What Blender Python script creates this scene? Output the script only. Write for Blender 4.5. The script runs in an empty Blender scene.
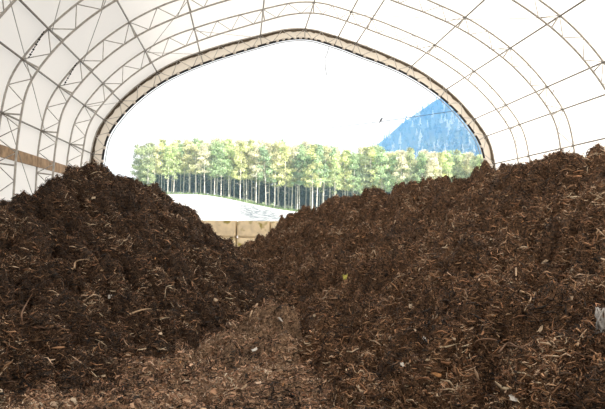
import bpy, bmesh, math, random
import numpy as np
from mathutils import Vector, Matrix, Euler

random.seed(11)
RNG = np.random.default_rng(11)
SC = bpy.context.scene
COL = SC.collection
EYE = 1.75                                   # camera height above the shed floor
YAW, PITCH, ROLL = 0.09118, 0.02721, 0.012
FPX = 670.0

# ------------------------------------------------------------------ helpers
def view_vectors():
    def d(u, w, v):
        c, s = math.cos(ROLL), math.sin(ROLL)
        u, v = c * u - s * v, s * u + c * v
        y = w * math.cos(PITCH) - v * math.sin(PITCH)
        z = w * math.sin(PITCH) + v * math.cos(PITCH)
        return Vector((u * math.cos(YAW) + y * math.sin(YAW), -u * math.sin(YAW) + y * math.cos(YAW), z))
    return d(1, 0, 0), d(0, 1, 0), d(0, 0, 1)

RIGHT, FWD, UP = view_vectors()

def sight(px, py):
    v = FWD + RIGHT * ((px - 302.5) / FPX) - UP * ((py - 204.5) / FPX)
    return v / v.y

def at(px, py, Y):
    """the place at distance Y seen in that direction"""
    v = sight(px, py)
    return Vector((v.x * Y, Y, EYE + v.z * Y))

def tag(o, label=None, cat=None, group=None, kind=None):
    if label: o['label'] = label
    if cat: o['category'] = cat
    if group: o['group'] = group
    if kind: o['kind'] = kind
    return o

def empty(name, loc=(0, 0, 0), label=None, cat=None, group=None):
    o = bpy.data.objects.new(name, None)
    o.empty_display_size = 0.2
    o.location = loc
    COL.objects.link(o)
    return tag(o, label, cat, group)

def link(name, me, mat=None, parent=None, smooth=False):
    o = bpy.data.objects.new(name, me)
    if mat is not None and not me.materials:
        me.materials.append(mat)
    COL.objects.link(o)
    if parent is not None:
        o.parent = parent
    if smooth:
        me.polygons.foreach_set('use_smooth', [True] * len(me.polygons))
    return o

def np_mesh(name, V, F, colors=None):
    """V (n,3), F (m,k) integer faces, colors (n,3) a per-vertex own colour"""
    me = bpy.data.meshes.new(name)
    V = np.asarray(V, np.float32); F = np.asarray(F, np.int32)
    k = F.shape[1]
    me.vertices.add(len(V)); me.vertices.foreach_set('co', V.ravel())
    me.loops.add(F.size); me.loops.foreach_set('vertex_index', F.ravel())
    me.polygons.add(len(F))
    me.polygons.foreach_set('loop_start', np.arange(0, F.size, k, dtype=np.int32))
    me.polygons.foreach_set('loop_total', np.full(len(F), k, np.int32))
    if colors is not None:
        a = me.attributes.new('tone', 'FLOAT_COLOR', 'POINT')
        c = np.ones((len(V), 4), np.float32); c[:, :3] = colors
        a.data.foreach_set('color', c.ravel())
    me.update(calc_edges=True)
    me.validate()
    return me

def tube_data(pts, r, sides=6, closed=False):
    pts = np.asarray(pts, float); n = len(pts)
    T = np.gradient(pts, axis=0) if n > 2 else np.repeat((pts[1] - pts[0])[None], 2, 0)
    T /= np.linalg.norm(T, axis=1)[:, None] + 1e-12
    ref = np.array([0, 1.0, 0]) if abs(T[:, 1]).mean() < 0.7 else np.array([0, 0, 1.0])
    A = np.cross(T, ref); A /= np.linalg.norm(A, axis=1)[:, None] + 1e-12
    B = np.cross(T, A)
    rr = np.broadcast_to(np.asarray(r, float), (n,))
    ang = np.arange(sides) * 2 * math.pi / sides
    V = pts[:, None, :] + rr[:, None, None] * (np.cos(ang)[None, :, None] * A[:, None, :] + np.sin(ang)[None, :, None] * B[:, None, :])
    V = V.reshape(-1, 3)
    F = []
    for i in range(n - 1):
        for j in range(sides):
            k = (j + 1) % sides
            F.append((i * sides + j, i * sides + k, (i + 1) * sides + k, (i + 1) * sides + j))
    caps = [tuple(range(sides - 1, -1, -1)), tuple((n - 1) * sides + j for j in range(sides))]
    return V.tolist(), F + caps

class MB:
    def __init__(self): self.v = []; self.f = []
    def add(self, V, F):
        b = len(self.v); self.v += [tuple(p) for p in V]; self.f += [tuple(i + b for i in f) for f in F]; return self
    def tube(self, pts, r, sides=6): return self.add(*tube_data(pts, r, sides))
    def box(self, c, s, rot=None):
        R = rot or Matrix.Identity(3); V = []
        for x in (-.5, .5):
            for y in (-.5, .5):
                for z in (-.5, .5):
                    V.append(tuple(R @ Vector((x * s[0], y * s[1], z * s[2])) + Vector(c)))
        return self.add(V, [(0, 1, 3, 2), (4, 6, 7, 5), (0, 4, 5, 1), (2, 3, 7, 6), (0, 2, 6, 4), (1, 5, 7, 3)])
    def mesh(self, name):
        me = bpy.data.meshes.new(name); me.from_pydata(self.v, [], self.f); me.update(); return me
    def build(self, name, mat, parent=None, smooth=False): return link(name, self.mesh(name), mat, parent, smooth)

def copy_tree(o, parent=None):
    c = o.copy(); COL.objects.link(c)
    if parent is not None: c.parent = parent
    for ch in list(o.children):
        copy_tree(ch, c)
    return c

# ------------------------------------------------------------------ noise
_perm = RNG.permutation(256).astype(np.int32); _perm = np.concatenate([_perm, _perm, _perm])
_ga = RNG.uniform(0, 2 * math.pi, 256)
_gx, _gy = np.cos(_ga), np.sin(_ga)
def pn(x, y):
    x = np.asarray(x, float); y = np.asarray(y, float)
    xi = np.floor(x).astype(np.int64); yi = np.floor(y).astype(np.int64)
    xf, yf = x - xi, y - yi
    u = xf ** 3 * (xf * (xf * 6 - 15) + 10); v = yf ** 3 * (yf * (yf * 6 - 15) + 10)
    def g(ix, iy, fx, fy):
        h = _perm[(_perm[ix & 255] + iy) & 255]
        return _gx[h] * fx + _gy[h] * fy
    a = g(xi, yi, xf, yf); b = g(xi + 1, yi, xf - 1, yf)
    c = g(xi, yi + 1, xf, yf - 1); d = g(xi + 1, yi + 1, xf - 1, yf - 1)
    return (a * (1 - u) + b * u) * (1 - v) + (c * (1 - u) + d * u) * v
def fbm(x, y, f, oct=3, gain=.5):
    s = 0; a = 1
    for i in range(oct):
        s = s + a * pn(x * f + 17.3 * i, y * f - 9.1 * i); f *= 2.03; a *= gain
    return s
def smax(a, b, k):
    h = np.clip(.5 + .5 * (a - b) / k, 0, 1)
    return b * (1 - h) + a * h + k * h * (1 - h)
def sstep(a, b, x):
    t = np.clip((x - a) / (b - a), 0, 1); return t * t * (3 - 2 * t)
NL, NR, NF = 90000, 150000, 190000
SKY, SUN, SUNDIR, EXPO, HAZE, HAZE2 = 1.1, 9.0, (.82, -.42, .60), .30, .0013, .0012
# ------------------------------------------------------------------ the ground and the two heaps as height fields
def rough(x, y, amp=1.0, seed=0.0):
    """lumpy, clotted surface of loose bark compost"""
    xs, ys = x + seed, y - seed
    wx = xs + .17 * pn(xs * 2.1, ys * 2.1); wy = ys + .17 * pn(xs * 2.1 + 40, ys * 2.1)
    n1 = fbm(wx, wy, .75, 2)
    n2 = np.abs(pn(wx * 1.45 + 3, wy * 1.45)) * 2        # rounded clots parted by creases
    n3 = np.abs(pn(wx * 3.4, wy * 3.4 + 8)) * 2
    n4 = np.abs(pn(wx * 8.0 + 5, wy * 8.0)) * 2
    n5 = pn(xs * 19, ys * 19)
    cr = .17 * np.exp(-(n2 / .13) ** 2) * (.4 + 1.2 * np.clip(pn(xs * .9 + 50, ys * .9) + .3, 0, 1)) + .10 * np.exp(-(n3 / .16) ** 2)   # dark clefts between clots
    return amp * (.03 - cr + .15 * n1 + .27 * (n2 - .42) + .19 * (n3 - .42) + .085 * (n4 - .42) + .022 * n5)

def bump(x, y, cx, cy, r, h, sy=1.0):
    d = np.hypot(x - cx, (y - cy) / sy) / r
    return h * np.exp(-d ** 2 * 1.1)

def path_z(x, y):
    z = .80 * sstep(7.0, 16.0, y) - .35 * sstep(16.5, 21.0, y)
    return z

def floor_h(x, y):
    z = path_z(x, y)
    z = z + bump(x, y, .42, 8.9, .66, .40, 1.1) + bump(x, y, -.55, 10.2, .5, .22) + bump(x, y, 1.25, 6.3, .35, .15) + bump(x, y, .3, 7.3, .5, .1)
    inside = sstep(23.5, 21.5, y)
    r = rough(x, y, 1.0, 5.0)
    a = .30 + .7 * sstep(.0, .30, z + .15 * pn(x * .9, y * .9))
    return z + r * a * inside

RIDGE = [(7.6, 1.0, 2.35), (7.0, 4.0, 2.55), (6.3, 7.0, 2.68), (5.6, 10.0, 2.78), (5.35, 11.5, 2.80), (4.9, 13.0, 2.66), (4.2, 14.6, 2.55),
         (3.3, 16.0, 2.42), (2.45, 17.0, 2.28), (1.75, 17.6, 1.74), (1.2, 17.9, .92), (.6, 18.0, .35)]
def right_base(x, y):
    best = np.full(np.shape(x), -9.0)
    for (ax, ay, ah), (bx, by, bh) in zip(RIDGE[:-1], RIDGE[1:]):
        dx, dy = bx - ax, by - ay
        t = np.clip(((x - ax) * dx + (y - ay) * dy) / (dx * dx + dy * dy), 0, 1)
        ex, ey = x - ax - t * dx, y - ay - t * dy
        d = np.hypot(ex, ey)
        side = dx * ey - dy * ex                       # >0: on the wall side of the crest
        slope = np.where(side < 0, .16 + .5 * sstep(14.5, 17.0, y), .64)
        slope = slope * np.where(side < 0, 1, 1 - .10 * sstep(1.5, 4, d))
        h = ah + (bh - ah) * t - slope * (np.sqrt(d * d + .36) - .6)
        best = smax(best, h, .12)
    return best

def right_h(x, y):
    z = right_base(x, y)
    z = z + bump(x, y, 2.05, 6.1, .45, .22) + bump(x, y, 2.6, 8.2, .6, .15)
    z = z - bump(x, y, .3, 17.0, .7, .22)
    return z + rough(x, y, 1.15, 0.0)

def left_base(x, y):
    d = np.hypot((x + 2.95) / 1.0, (y - 13.0) / 1.12)
    z = 3.0 - .66 * np.sqrt(d * d + .16)
    d2 = np.hypot((x + 4.7) / 1.1, (y - 11.6) / 1.25)
    z = smax(z, 2.27 - .52 * np.sqrt(d2 * d2 + .25), .25)
    d3 = np.hypot((x + 1.88), (y - 13.8))
    z = smax(z, 2.74 - .86 * np.sqrt(d3 * d3 + .12), .40)
    d4 = np.hypot((x + 4.9) / 1.2, (y - 8.6) / 1.3)
    z = smax(z, 1.25 - .50 * np.sqrt(d4 * d4 + .2), .3)
    return z

def left_h(x, y):
    return left_base(x, y) + bump(x, y, -4.35, 12.6, .8, -.10) - bump(x, y, -2.95, 12.8, .6, .05) - bump(x, y, -1.75, 13.6, .5, .06) - bump(x, y, -.9, 13.7, .7, .07) - bump(x, y, -.2, 13.3, .6, .10) + rough(x, y, .88, 31.0)

def top_h(x, y):
    return np.maximum(np.maximum(floor_h(x, y), right_h(x, y)), left_h(x, y))
# ------------------------------------------------------------------ materials
def nodes(m):
    m.use_nodes = True
    nt = m.node_tree; nt.nodes.clear()
    return nt, nt.nodes.new('ShaderNodeOutputMaterial')
def N(nt, kind, **kw):
    n = nt.nodes.new(kind)
    for k, v in kw.items(): setattr(n, k, v)
    return n
def simple(name, c, rough=.7, metal=0.0, var=.25, scale=6.0, bump=0.0, spec=.4):
    """principled surface whose own colour varies a little with noise"""
    m = bpy.data.materials.new(name); nt, out = nodes(m)
    p = N(nt, 'ShaderNodeBsdfPrincipled'); nt.links.new(p.outputs[0], out.inputs[0])
    p.inputs['Roughness'].default_value = rough; p.inputs['Metallic'].default_value = metal
    p.inputs['Specular IOR Level'].default_value = spec
    tc = N(nt, 'ShaderNodeTexCoord'); no = N(nt, 'ShaderNodeTexNoise'); no.inputs['Scale'].default_value = scale
    no.inputs['Detail'].default_value = 5
    nt.links.new(tc.outputs['Object'], no.inputs['Vector'])
    r = N(nt, 'ShaderNodeValToRGB'); r.color_ramp.elements[0].position = .3; r.color_ramp.elements[1].position = .7
    r.color_ramp.elements[0].color = tuple(x * (1 - var) for x in c) + (1,)
    r.color_ramp.elements[1].color = tuple(min(1, x * (1 + var)) for x in c) + (1,)
    nt.links.new(no.outputs['Fac'], r.inputs[0]); nt.links.new(r.outputs[0], p.inputs['Base Color'])
    if bump:
        b = N(nt, 'ShaderNodeBump'); b.inputs['Strength'].default_value = bump; b.inputs['Distance'].default_value = .03
        nt.links.new(no.outputs['Fac'], b.inputs['Height']); nt.links.new(b.outputs[0], p.inputs['Normal'])
    return m
def toned(name, rough=.75, spec=.35, transl=0.0):
    """each piece carries its own colour"""
    m = bpy.data.materials.new(name); nt, out = nodes(m)
    a = N(nt, 'ShaderNodeAttribute', attribute_name='tone')
    p = N(nt, 'ShaderNodeBsdfPrincipled'); p.inputs['Roughness'].default_value = rough
    p.inputs['Specular IOR Level'].default_value = spec
    nt.links.new(a.outputs['Color'], p.inputs['Base Color'])
    last = p
    if transl:
        t = N(nt, 'ShaderNodeBsdfTranslucent'); nt.links.new(a.outputs['Color'], t.inputs['Color'])
        x = N(nt, 'ShaderNodeMixShader'); x.inputs[0].default_value = transl
        nt.links.new(p.outputs[0], x.inputs[1]); nt.links.new(t.outputs[0], x.inputs[2]); last = x
    nt.links.new(last.outputs[0], out.inputs[0])
    return m
def compost(name, lo, hi, fleck):
    m = bpy.data.materials.new(name); nt, out = nodes(m)
    p = N(nt, 'ShaderNodeBsdfPrincipled'); p.inputs['Roughness'].default_value = .85
    p.inputs['Specular IOR Level'].default_value = .25
    nt.links.new(p.outputs[0], out.inputs[0])
    tc = N(nt, 'ShaderNodeTexCoord')
    n1 = N(nt, 'ShaderNodeTexNoise'); n1.inputs['Scale'].default_value = 26; n1.inputs['Detail'].default_value = 9; n1.inputs['Roughness'].default_value = .7
    n2 = N(nt, 'ShaderNodeTexNoise'); n2.inputs['Scale'].default_value = 60; n2.inputs['Detail'].default_value = 4; n2.inputs['Distortion'].default_value = 1.5
    for n in (n1, n2): nt.links.new(tc.outputs['Object'], n.inputs['Vector'])
    r = N(nt, 'ShaderNodeValToRGB'); r.color_ramp.elements[0].position = .40; r.color_ramp.elements[1].position = .64
    r.color_ramp.elements[0].color = lo + (1,); r.color_ramp.elements[1].color = hi + (1,)
    nt.links.new(n1.outputs['Fac'], r.inputs[0])
    r2 = N(nt, 'ShaderNodeValToRGB'); r2.color_ramp.elements[0].position = .57; r2.color_ramp.elements[1].position = .66
    nt.links.new(n2.outputs['Fac'], r2.inputs[0])
    mx = N(nt, 'ShaderNodeMix', data_type='RGBA'); mx.inputs['B'].default_value = fleck + (1,)
    nt.links.new(r2.outputs[0], mx.inputs['Factor']); nt.links.new(r.outputs[0], mx.inputs['A'])
    nt.links.new(mx.outputs['Result'], p.inputs['Base Color'])
    b = N(nt, 'ShaderNodeBump'); b.inputs['Strength'].default_value = 1; b.inputs['Distance'].default_value = .03
    ad = N(nt, 'ShaderNodeMath', operation='ADD'); nt.links.new(n1.outputs['Fac'], ad.inputs[0]); nt.links.new(n2.outputs['Fac'], ad.inputs[1])
    nt.links.new(ad.outputs[0], b.inputs['Height']); nt.links.new(b.outputs[0], p.inputs['Normal'])
    return m
def fabric(name, dif, tra, mix):
    m = bpy.data.materials.new(name); nt, out = nodes(m)
    d = N(nt, 'ShaderNodeBsdfDiffuse'); d.inputs[0].default_value = dif + (1,)
    t = N(nt, 'ShaderNodeBsdfTranslucent'); t.inputs[0].default_value = tra + (1,)
    tc = N(nt, 'ShaderNodeTexCoord'); no = N(nt, 'ShaderNodeTexNoise'); no.inputs['Scale'].default_value = 1.3; no.inputs['Detail'].default_value = 4
    nt.links.new(tc.outputs['Object'], no.inputs['Vector'])
    b = N(nt, 'ShaderNodeBump'); b.inputs['Strength'].default_value = .25; b.inputs['Distance'].default_value = .05
    nt.links.new(no.outputs['Fac'], b.inputs['Height'])
    nt.links.new(b.outputs[0], d.inputs['Normal'])
    x = N(nt, 'ShaderNodeMixShader'); x.inputs[0].default_value = mix
    nt.links.new(d.outputs[0], x.inputs[1]); nt.links.new(t.outputs[0], x.inputs[2]); nt.links.new(x.outputs[0], out.inputs[0])
    return m

M = dict(
    steel=simple('galvanised_steel', (.43, .405, .37), .5, .1, .25, 9),
    dark_steel=simple('dark_steel', (.21, .195, .175), .5, .2, .25, 9),
    cable=simple('steel_cable', (.34, .32, .29), .5, .3, .15, 9),
    black=simple('black_rubber', (.012, .012, .013), .6, 0, .2, 8),
    cover=fabric('white_cover_fabric', (.83, .795, .745), (.86, .82, .765), .5),
    fascia=fabric('tan_flap_fabric', (.80, .72, .62), (.76, .68, .58), .42),
    timber=simple('weathered_timber', (.33, .22, .13), .8, 0, .35, 5, .4),
    concrete=simple('concrete', (.50, .43, .32), .9, 0, .22, 4, .3),
    left_heap=compost('dark_compost', (.008, .006, .004), (.10, .056, .032), (.22, .125, .07)),
    right_heap=compost('bark_compost', (.013, .009, .006), (.22, .118, .062), (.42, .24, .13)),
    floor=compost('trodden_bark', (.09, .055, .034), (.42, .265, .16), (.62, .43, .28)),
    shred=toned('bark_shred', .7, .35),
    leaf=toned('tree_foliage', .7, .2, .35),
    bark=simple('tree_bark', (.78, .73, .65), .9, 0, .25, 3),
    pale_wood=simple('pale_wood', (.55, .42, .29), .7, 0, .25, 30),
    tan_wood=simple('tan_wood', (.40, .26, .15), .7, 0, .3, 30),
    white_scrap=simple('white_scrap', (.68, .64, .58), .6, 0, .1, 30),
    orange_wood=simple('orange_wood', (.50, .25, .10), .7, 0, .3, 30),
    lichen=simple('yellow_green_lichen', (.50, .46, .10), .8, 0, .3, 40),
    twig=simple('twig_bark', (.17, .095, .055), .8, 0, .35, 25),
    pale_twig=simple('pale_twig', (.42, .29, .18), .8, 0, .3, 25),
    grey_fibre=simple('grey_fibre', (.45, .43, .41), .7, 0, .3, 30),
    bird=simple('dark_feather', (.03, .03, .035), .7, 0, .2, 9),
)
# ------------------------------------------------------------------ ground and heaps
def field_mesh(name, fn, others, x0, x1, y0, y1, step, margin=.14):
    nx = int((x1 - x0) / step) + 1; ny = int((y1 - y0) / step) + 1
    X, Y = np.meshgrid(np.linspace(x0, x1, nx), np.linspace(y0, y1, ny))
    Z = fn(X, Y); O = np.maximum.reduce([f(X, Y) for f in others]) if others else np.full_like(Z, -99)
    keep = Z > O - margin
    idx = np.arange(nx * ny).reshape(ny, nx)
    q = np.stack([idx[:-1, :-1], idx[:-1, 1:], idx[1:, 1:], idx[1:, :-1]], -1).reshape(-1, 4)
    kq = (keep[:-1, :-1] | keep[:-1, 1:] | keep[1:, 1:] | keep[1:, :-1]).ravel()
    q = q[kq]
    used = np.zeros(nx * ny, bool); used[q.ravel()] = True
    remap = np.cumsum(used) - 1
    V = np.stack([X, Y, Z], -1).reshape(-1, 3)[used]
    return np_mesh(name, V, remap[q])

def shell_half(y): return -5.38, 9.48

TONES = np.array([(.010, .007, .005), (.032, .018, .010), (.070, .037, .020), (.13, .068, .035), (.22, .12, .062),
                  (.38, .235, .135), (.66, .50, .34), (.30, .13, .055)])
def shreds(name, fn, others, n, weights, parent, y0, y1, t0, t1, power, lmin, lmax, seed, patch=.25, lift=.012, up=.32, wid=1.0, fine=False, gain=1.4, spill=.28, cool=0.0):
    r = np.random.default_rng(seed)
    m = int(n * 1.0)
    u = r.random(m * 3)
    e = 2 - power                                        # areal density falls as Y**-power
    Y = ((y0 ** e) + u * (y1 ** e - y0 ** e)) ** (1 / e)
    X = r.uniform(t0, t1, m * 3) * Y
    Z = fn(X, Y); O = np.maximum.reduce([f(X, Y) for f in others])
    ok = (Z > O - .02 - spill * r.random(m * 3) ** 2.5) & (X > -5.3) & (X < 9.4); Z = np.maximum(Z, O)
    X, Y, Z = X[ok][:n], Y[ok][:n], Z[ok][:n]; k = len(X)
    h = .03
    gx = (fn(X + h, Y) - fn(X - h, Y)) / (2 * h); gy = (fn(X, Y + h) - fn(X, Y - h)) / (2 * h)
    nr = np.stack([-gx, -gy, np.ones(k)], 1); nr /= np.linalg.norm(nr, axis=1)[:, None]
    # lying direction: clotted mats share a direction, with scatter and some uphill tilt
    a = 3.0 * pn(X * 1.7 + 7, Y * 1.7) + r.normal(0, .75, k) + math.pi / 2 * (r.random(k) < .3)
    d = np.stack([np.cos(a), np.sin(a), np.zeros(k)], 1)
    d -= nr * (d * nr).sum(1)[:, None]
    d += nr * (r.normal(0, up, k))[:, None]
    d /= np.linalg.norm(d, axis=1)[:, None]
    s = np.cross(d, nr); s /= np.linalg.norm(s, axis=1)[:, None]; b = np.cross(s, d)
    L = lmin * (lmax / lmin) ** (r.random(k) ** 1.6)
    W = wid * np.clip(L * r.uniform(.03, .11, k), .0022, .010) * (1 + .8 * (r.random(k) < .05))
    C = np.stack([X, Y, Z], 1) + nr * (lift + r.normal(0, .010, k))[:, None]
    bend = s * (r.normal(0, .14, k) * L)[:, None] + b * (r.normal(.02, .10, k) * L)[:, None]
    cen = np.stack([C - d * L[:, None] / 2, C + bend, C + d * L[:, None] / 2], 1)      # k,3,3
    prof = np.array([.45, 1.0, .35])
    ang = np.array([.5, 2.6, 4.7])
    ring = np.cos(ang)[None, :, None] * s[:, None, :] + .6 * np.sin(ang)[None, :, None] * b[:, None, :]
    if fine:
        prof, ang = np.array([.7, 1.0, .6]), np.array([.9, .9 + math.pi])
        ring = np.cos(r.uniform(0, 3.14, k))[:, None, None] * np.array([1., -1.])[None, :, None] * s[:, None, :] + np.sin(r.uniform(0, 3.14, k))[:, None, None] * np.array([1., -1.])[None, :, None] * b[:, None, :]
    ns = ring.shape[1]
    V = cen[:, :, None, :] + (W[:, None] * prof[None, :])[:, :, None, None] * ring[:, None, :, :]
    V = V.reshape(-1, 3)
    f = []
    for i in range(2):
        for j in range(3 if not fine else 1):
            f.append((i * ns + j, i * ns + (j + 1) % ns, i * ns + ns + (j + 1) % ns, i * ns + ns + j))
    F = (np.arange(k)[:, None, None] * 3 * ns + np.array(f)[None]).reshape(-1, 4)
    w = np.array(weights, float); w /= w.sum()
    # paler and darker patches of material in the heap
    q = np.clip(r.random(k) + patch * pn(X * 1.3 - 3, Y * 1.3) + .7 * patch * pn(X * 4, Y * 4 + 9), 0, .9999)
    ti = np.searchsorted(np.cumsum(w[:7]) / w[:7].sum(), q)
    ti = np.where(r.random(k) < w[7], 7, np.clip(ti, 0, 6))
    c = gain * TONES[ti] * r.uniform(.6, 1.4, k)[:, None]
    c += cool * (c.mean(1)[:, None] - c)
    c[:, 0] *= r.uniform(.93, 1.1, k)
    c *= np.minimum(1, .60 / c.max(1))[:, None]
    me = np_mesh(name, V, F, np.repeat(c, 3 * ns, 0))
    o = link(name, me, M['shred'], parent)
    return tag(o, kind='stuff')

floor = link('floor', field_mesh('floor', floor_h, [left_h, right_h], -5.5, 9.6, -9.0, 24.2, .055), M['floor'], smooth=True)
tag(floor, 'trodden brown bark ground between the two compost heaps', 'floor', kind='structure')
lh = link('compost_heap', field_mesh('compost_heap', left_h, [floor_h, right_h], -5.5, 1.8, 4.5, 19.0, .035), M['left_heap'], smooth=True)
tag(lh, 'dark peaked compost heap against the left wall', 'compost heap', 'compost heaps')
rh = link('compost_heap', field_mesh('compost_heap', right_h, [floor_h, left_h], -.6, 9.6, 1.5, 20.5, .035), M['right_heap'], smooth=True)
tag(rh, 'long brown heap of shredded bark compost filling the right side', 'compost heap', 'compost heaps')
#                                            black dkbr  br   mid  lt   tan  pale red
shreds('bark_shreds', left_h, [floor_h, right_h], NL, (22, 26, 24, 16, 7, 2.2, .3, .03), lh, 5.0, 18.0, -.42, .12, .9, .03, .17, 1, .34)
shreds('bark_fibres', left_h, [floor_h, right_h], NL * 2, (27, 21, 18, 13, 10, 6.5, 2.0, .03), lh, 5.0, 18.0, -.42, .12, .9, .014, .055, 4, .36, .010, .38, 1.5, True)
shreds('bark_shreds', right_h, [floor_h, left_h], NR, (14, 21, 25, 22, 13, 3.5, .4, .05), rh, 2.6, 19.0, -.05, .74, 1.2, .028, .16, 2, .50, gain=1.75)
shreds('bark_fibres', right_h, [floor_h, left_h], NR * 2, (22, 19, 18, 17, 14, 10.0, 2.2, .05), rh, 2.6, 19.0, -.05, .74, 1.2, .013, .055, 5, .55, .010, .38, 1.5, True, 1.85)
fs = shreds('bark_mulch', floor_h, [left_h, right_h], NF, (13, 13, 16, 20, 22, 14.0, 3.0, .06), None, 4.2, 19.0, -.38, .36, 1.3, .012, .08, 3, .48, .006, .25, 1.5, True, 2.1, .12, .18)
tag(fs, 'loose shredded bark mulch strewn over the trodden floor', 'bark mulch')

# ------------------------------------------------------------------ arch profile of the building (x, height above eye)
OUT = [(-5.50, -1.95), (-5.49, -.2), (-5.46, 1.2), (-5.40, 2.10), (-5.19, 3.14), (-4.62, 4.03), (-3.90, 4.78), (-3.10, 5.40), (-2.26, 5.88), (-1.39, 6.23),
       (-.55, 6.52), (.29, 6.77), (1.13, 7.01), (1.62, 7.12), (2.1, 7.16), (2.5, 7.14), (2.88, 7.07), (3.73, 6.84), (4.57, 6.58), (5.42, 6.27), (6.29, 5.91),
       (7.13, 5.42), (7.95, 4.81), (8.67, 4.05), (9.28, 3.17), (9.53, 2.13), (9.58, 1.2), (9.60, -.2), (9.61, -1.95)]
INN = [(-5.10, -1.95), (-5.08, -.2), (-5.03, 1.2), (-4.97, 2.03), (-4.79, 2.98), (-4.27, 3.80), (-3.56, 4.52), (-2.80, 5.08), (-2.01, 5.50), (-1.17, 5.86),
       (-.39, 6.14), (.39, 6.40), (1.18, 6.65), (1.62, 6.75), (2.05, 6.80), (2.45, 6.79), (2.83, 6.72), (3.63, 6.49), (4.41, 6.22), (5.24, 5.95), (6.06, 5.61),
       (6.87, 5.15), (7.65, 4.58), (8.35, 3.87), (8.92, 3.03), (9.14, 2.05), (9.19, 1.2), (9.21, -.2), (9.22, -1.95)]
def spline(P, per=6):
    P = np.array(P, float); out = []
    Q = np.vstack([2 * P[0] - P[1], P, 2 * P[-1] - P[-2]])
    for i in range(1, len(Q) - 2):
        for t in np.arange(per) / per:
            a, b, c, d = Q[i - 1:i + 3]
            out.append(.5 * (2 * b + (c - a) * t + (2 * a - 5 * b + 4 * c - d) * t * t + (3 * b - a - 3 * c + d) * t ** 3))
    out.append(P[-1]); return np.array(out)
OUTS, INNS = spline(OUT), spline(INN)
def arc(P): return np.concatenate([[0], np.cumsum(np.hypot(*np.diff(P, axis=0).T))])
SO, SI = arc(OUTS), arc(INNS)
def along(P, S, s): return np.array([np.interp(s, S, P[:, 0]), np.interp(s, S, P[:, 1])])
def foot(p):                                             # point of the inner chord nearest to a place on the outer chord
    return int(np.argmin(np.hypot(INNS[:, 0] - p[0], INNS[:, 1] - p[1])))
def node(angle):                                         # where a direction seen along the axis meets the outer chord
    a = np.degrees(np.arctan2(OUTS[:, 0], OUTS[:, 1])); m = OUTS[:, 1] > .3
    return float(np.interp(angle, a[m], SO[m]))
def w3(p, y): return (p[0], y, p[1] + EYE)
PUR = [node(a) for a in (-66.2, -54.0, -45.6, -29.9, -14.4, 5.0, 17.4, 26.8, 31.9, 46.7, 56.2, 65.3, 69.9, 76.3)]
TRUSS_Y = [24.45, 21.45, 18.45, 15.45, 12.45, 9.45]

# nodes of the web: purlin seats plus in-between points
SEAT = [1.75, 3.2] + PUR + [SO[-1] - 3.6, SO[-1] - 1.9]
SEAT = sorted(SEAT)
POSTS = [k for k in range(len(SEAT))]
# cover
ring = []
nrm = np.gradient(OUTS, axis=0); nrm = np.stack([-nrm[:, 1], nrm[:, 0]], 1); nrm /= np.linalg.norm(nrm, axis=1)[:, None]
SKIN = OUTS + nrm * .055
def skin_part(name, sel, label, cat):
    ys = np.linspace(-9.0, 24.75, 46)
    V = [w3(p, y) for y in ys for p in SKIN[sel]]
    n = len(SKIN[sel]); F = [(i * n + j, i * n + j + 1, (i + 1) * n + j + 1, (i + 1) * n + j) for i in range(len(ys) - 1) for j in range(n - 1)]
    o = link(name, np_mesh(name, np.array(V), np.array(F)), M['cover'], smooth=True)
    so = o.modifiers.new('thickness', 'SOLIDIFY') if False else None
    return tag(o, label, cat, kind='structure')
iL = int(np.argmax(OUTS[:, 1] > 1.9)); iR = len(OUTS) - int(np.argmax(OUTS[::-1, 1] > 1.9))
skin_part('wall_left', slice(0, iL + 1), 'white fabric wall on the left side of the arched shed', 'wall')
skin_part('ceiling', slice(iL, iR + 1), 'white translucent fabric roof stretched over the steel arches', 'ceiling')
skin_part('wall_right', slice(iR, None), 'white fabric wall on the right side of the arched shed', 'wall')

V = [w3(p, -8.9) for p in SKIN]; n = len(V)
wb = bpy.data.meshes.new('wall_back_added'); wb.from_pydata(V, [], [tuple(range(n))]); wb.update()  # unseen end wall behind the camera, added to dim the frontal light
tag(link('wall_back_added', wb, simple('grey_light_blocker', (.34, .32, .29), .7, .0, .15, 2)), 'unseen plain grey end wall behind the camera, added to cut frontal light', 'wall', kind='structure')

def chord(P, y, r, name, mat, parent):
    mb = MB(); mb.tube([w3(p, y) for p in P], r, 8)
    return mb.build(name, M[mat], parent, True)

def make_truss(y, label, last=False):
    t = empty('arch_truss', (0, 0, 0), label, 'arch truss', 'steel arch trusses')
    chord(OUTS, 0, .027, 'outer_chord', 'steel', t)
    chord(INNS, 0, .027, 'inner_chord', 'steel', t)
    for a, b in zip(SEAT[:-1], SEAT[1:]):
        p = along(OUTS, SO, a); i = foot(p); ip = INNS[i]
        mb = MB(); mb.tube([w3(p, 0), w3(ip, 0)], .020, 6); mb.build('radial_strut', M['steel'], t, True)
        k = max(1, int(round((b - a) / .74)))
        ia, ib = SI[i], SI[foot(along(OUTS, SO, b))]
        for j in range(k):
            s0, s1 = a + (b - a) * j / k, a + (b - a) * (j + 1) / k
            q0, q1 = ia + (ib - ia) * j / k, ia + (ib - ia) * (j + 1) / k
            mid = along(INNS, SI, (q0 + q1) / 2)
            for s in (s0, s1):
                mb = MB(); mb.tube([w3(along(OUTS, SO, s), 0), w3(mid, 0)], .0125, 5); mb.build('web_brace', M['steel'], t, True)
    t.location.y = y
    return t
TL = ['arched steel truss framing the open end of the shed', 'second steel arch truss, next to the open end frame',
      'third steel arch truss counting from the open end', 'large near steel arch truss rising at the left edge',
      'nearest steel arch truss crossing only the top left corner']
for i, y in enumerate(TRUSS_Y[:5]):
    if i == 0: tr = make_truss(y, TL[0])
    else:
        c = copy_tree(tr); c.location.y = y; c['label'] = TL[i]

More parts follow.
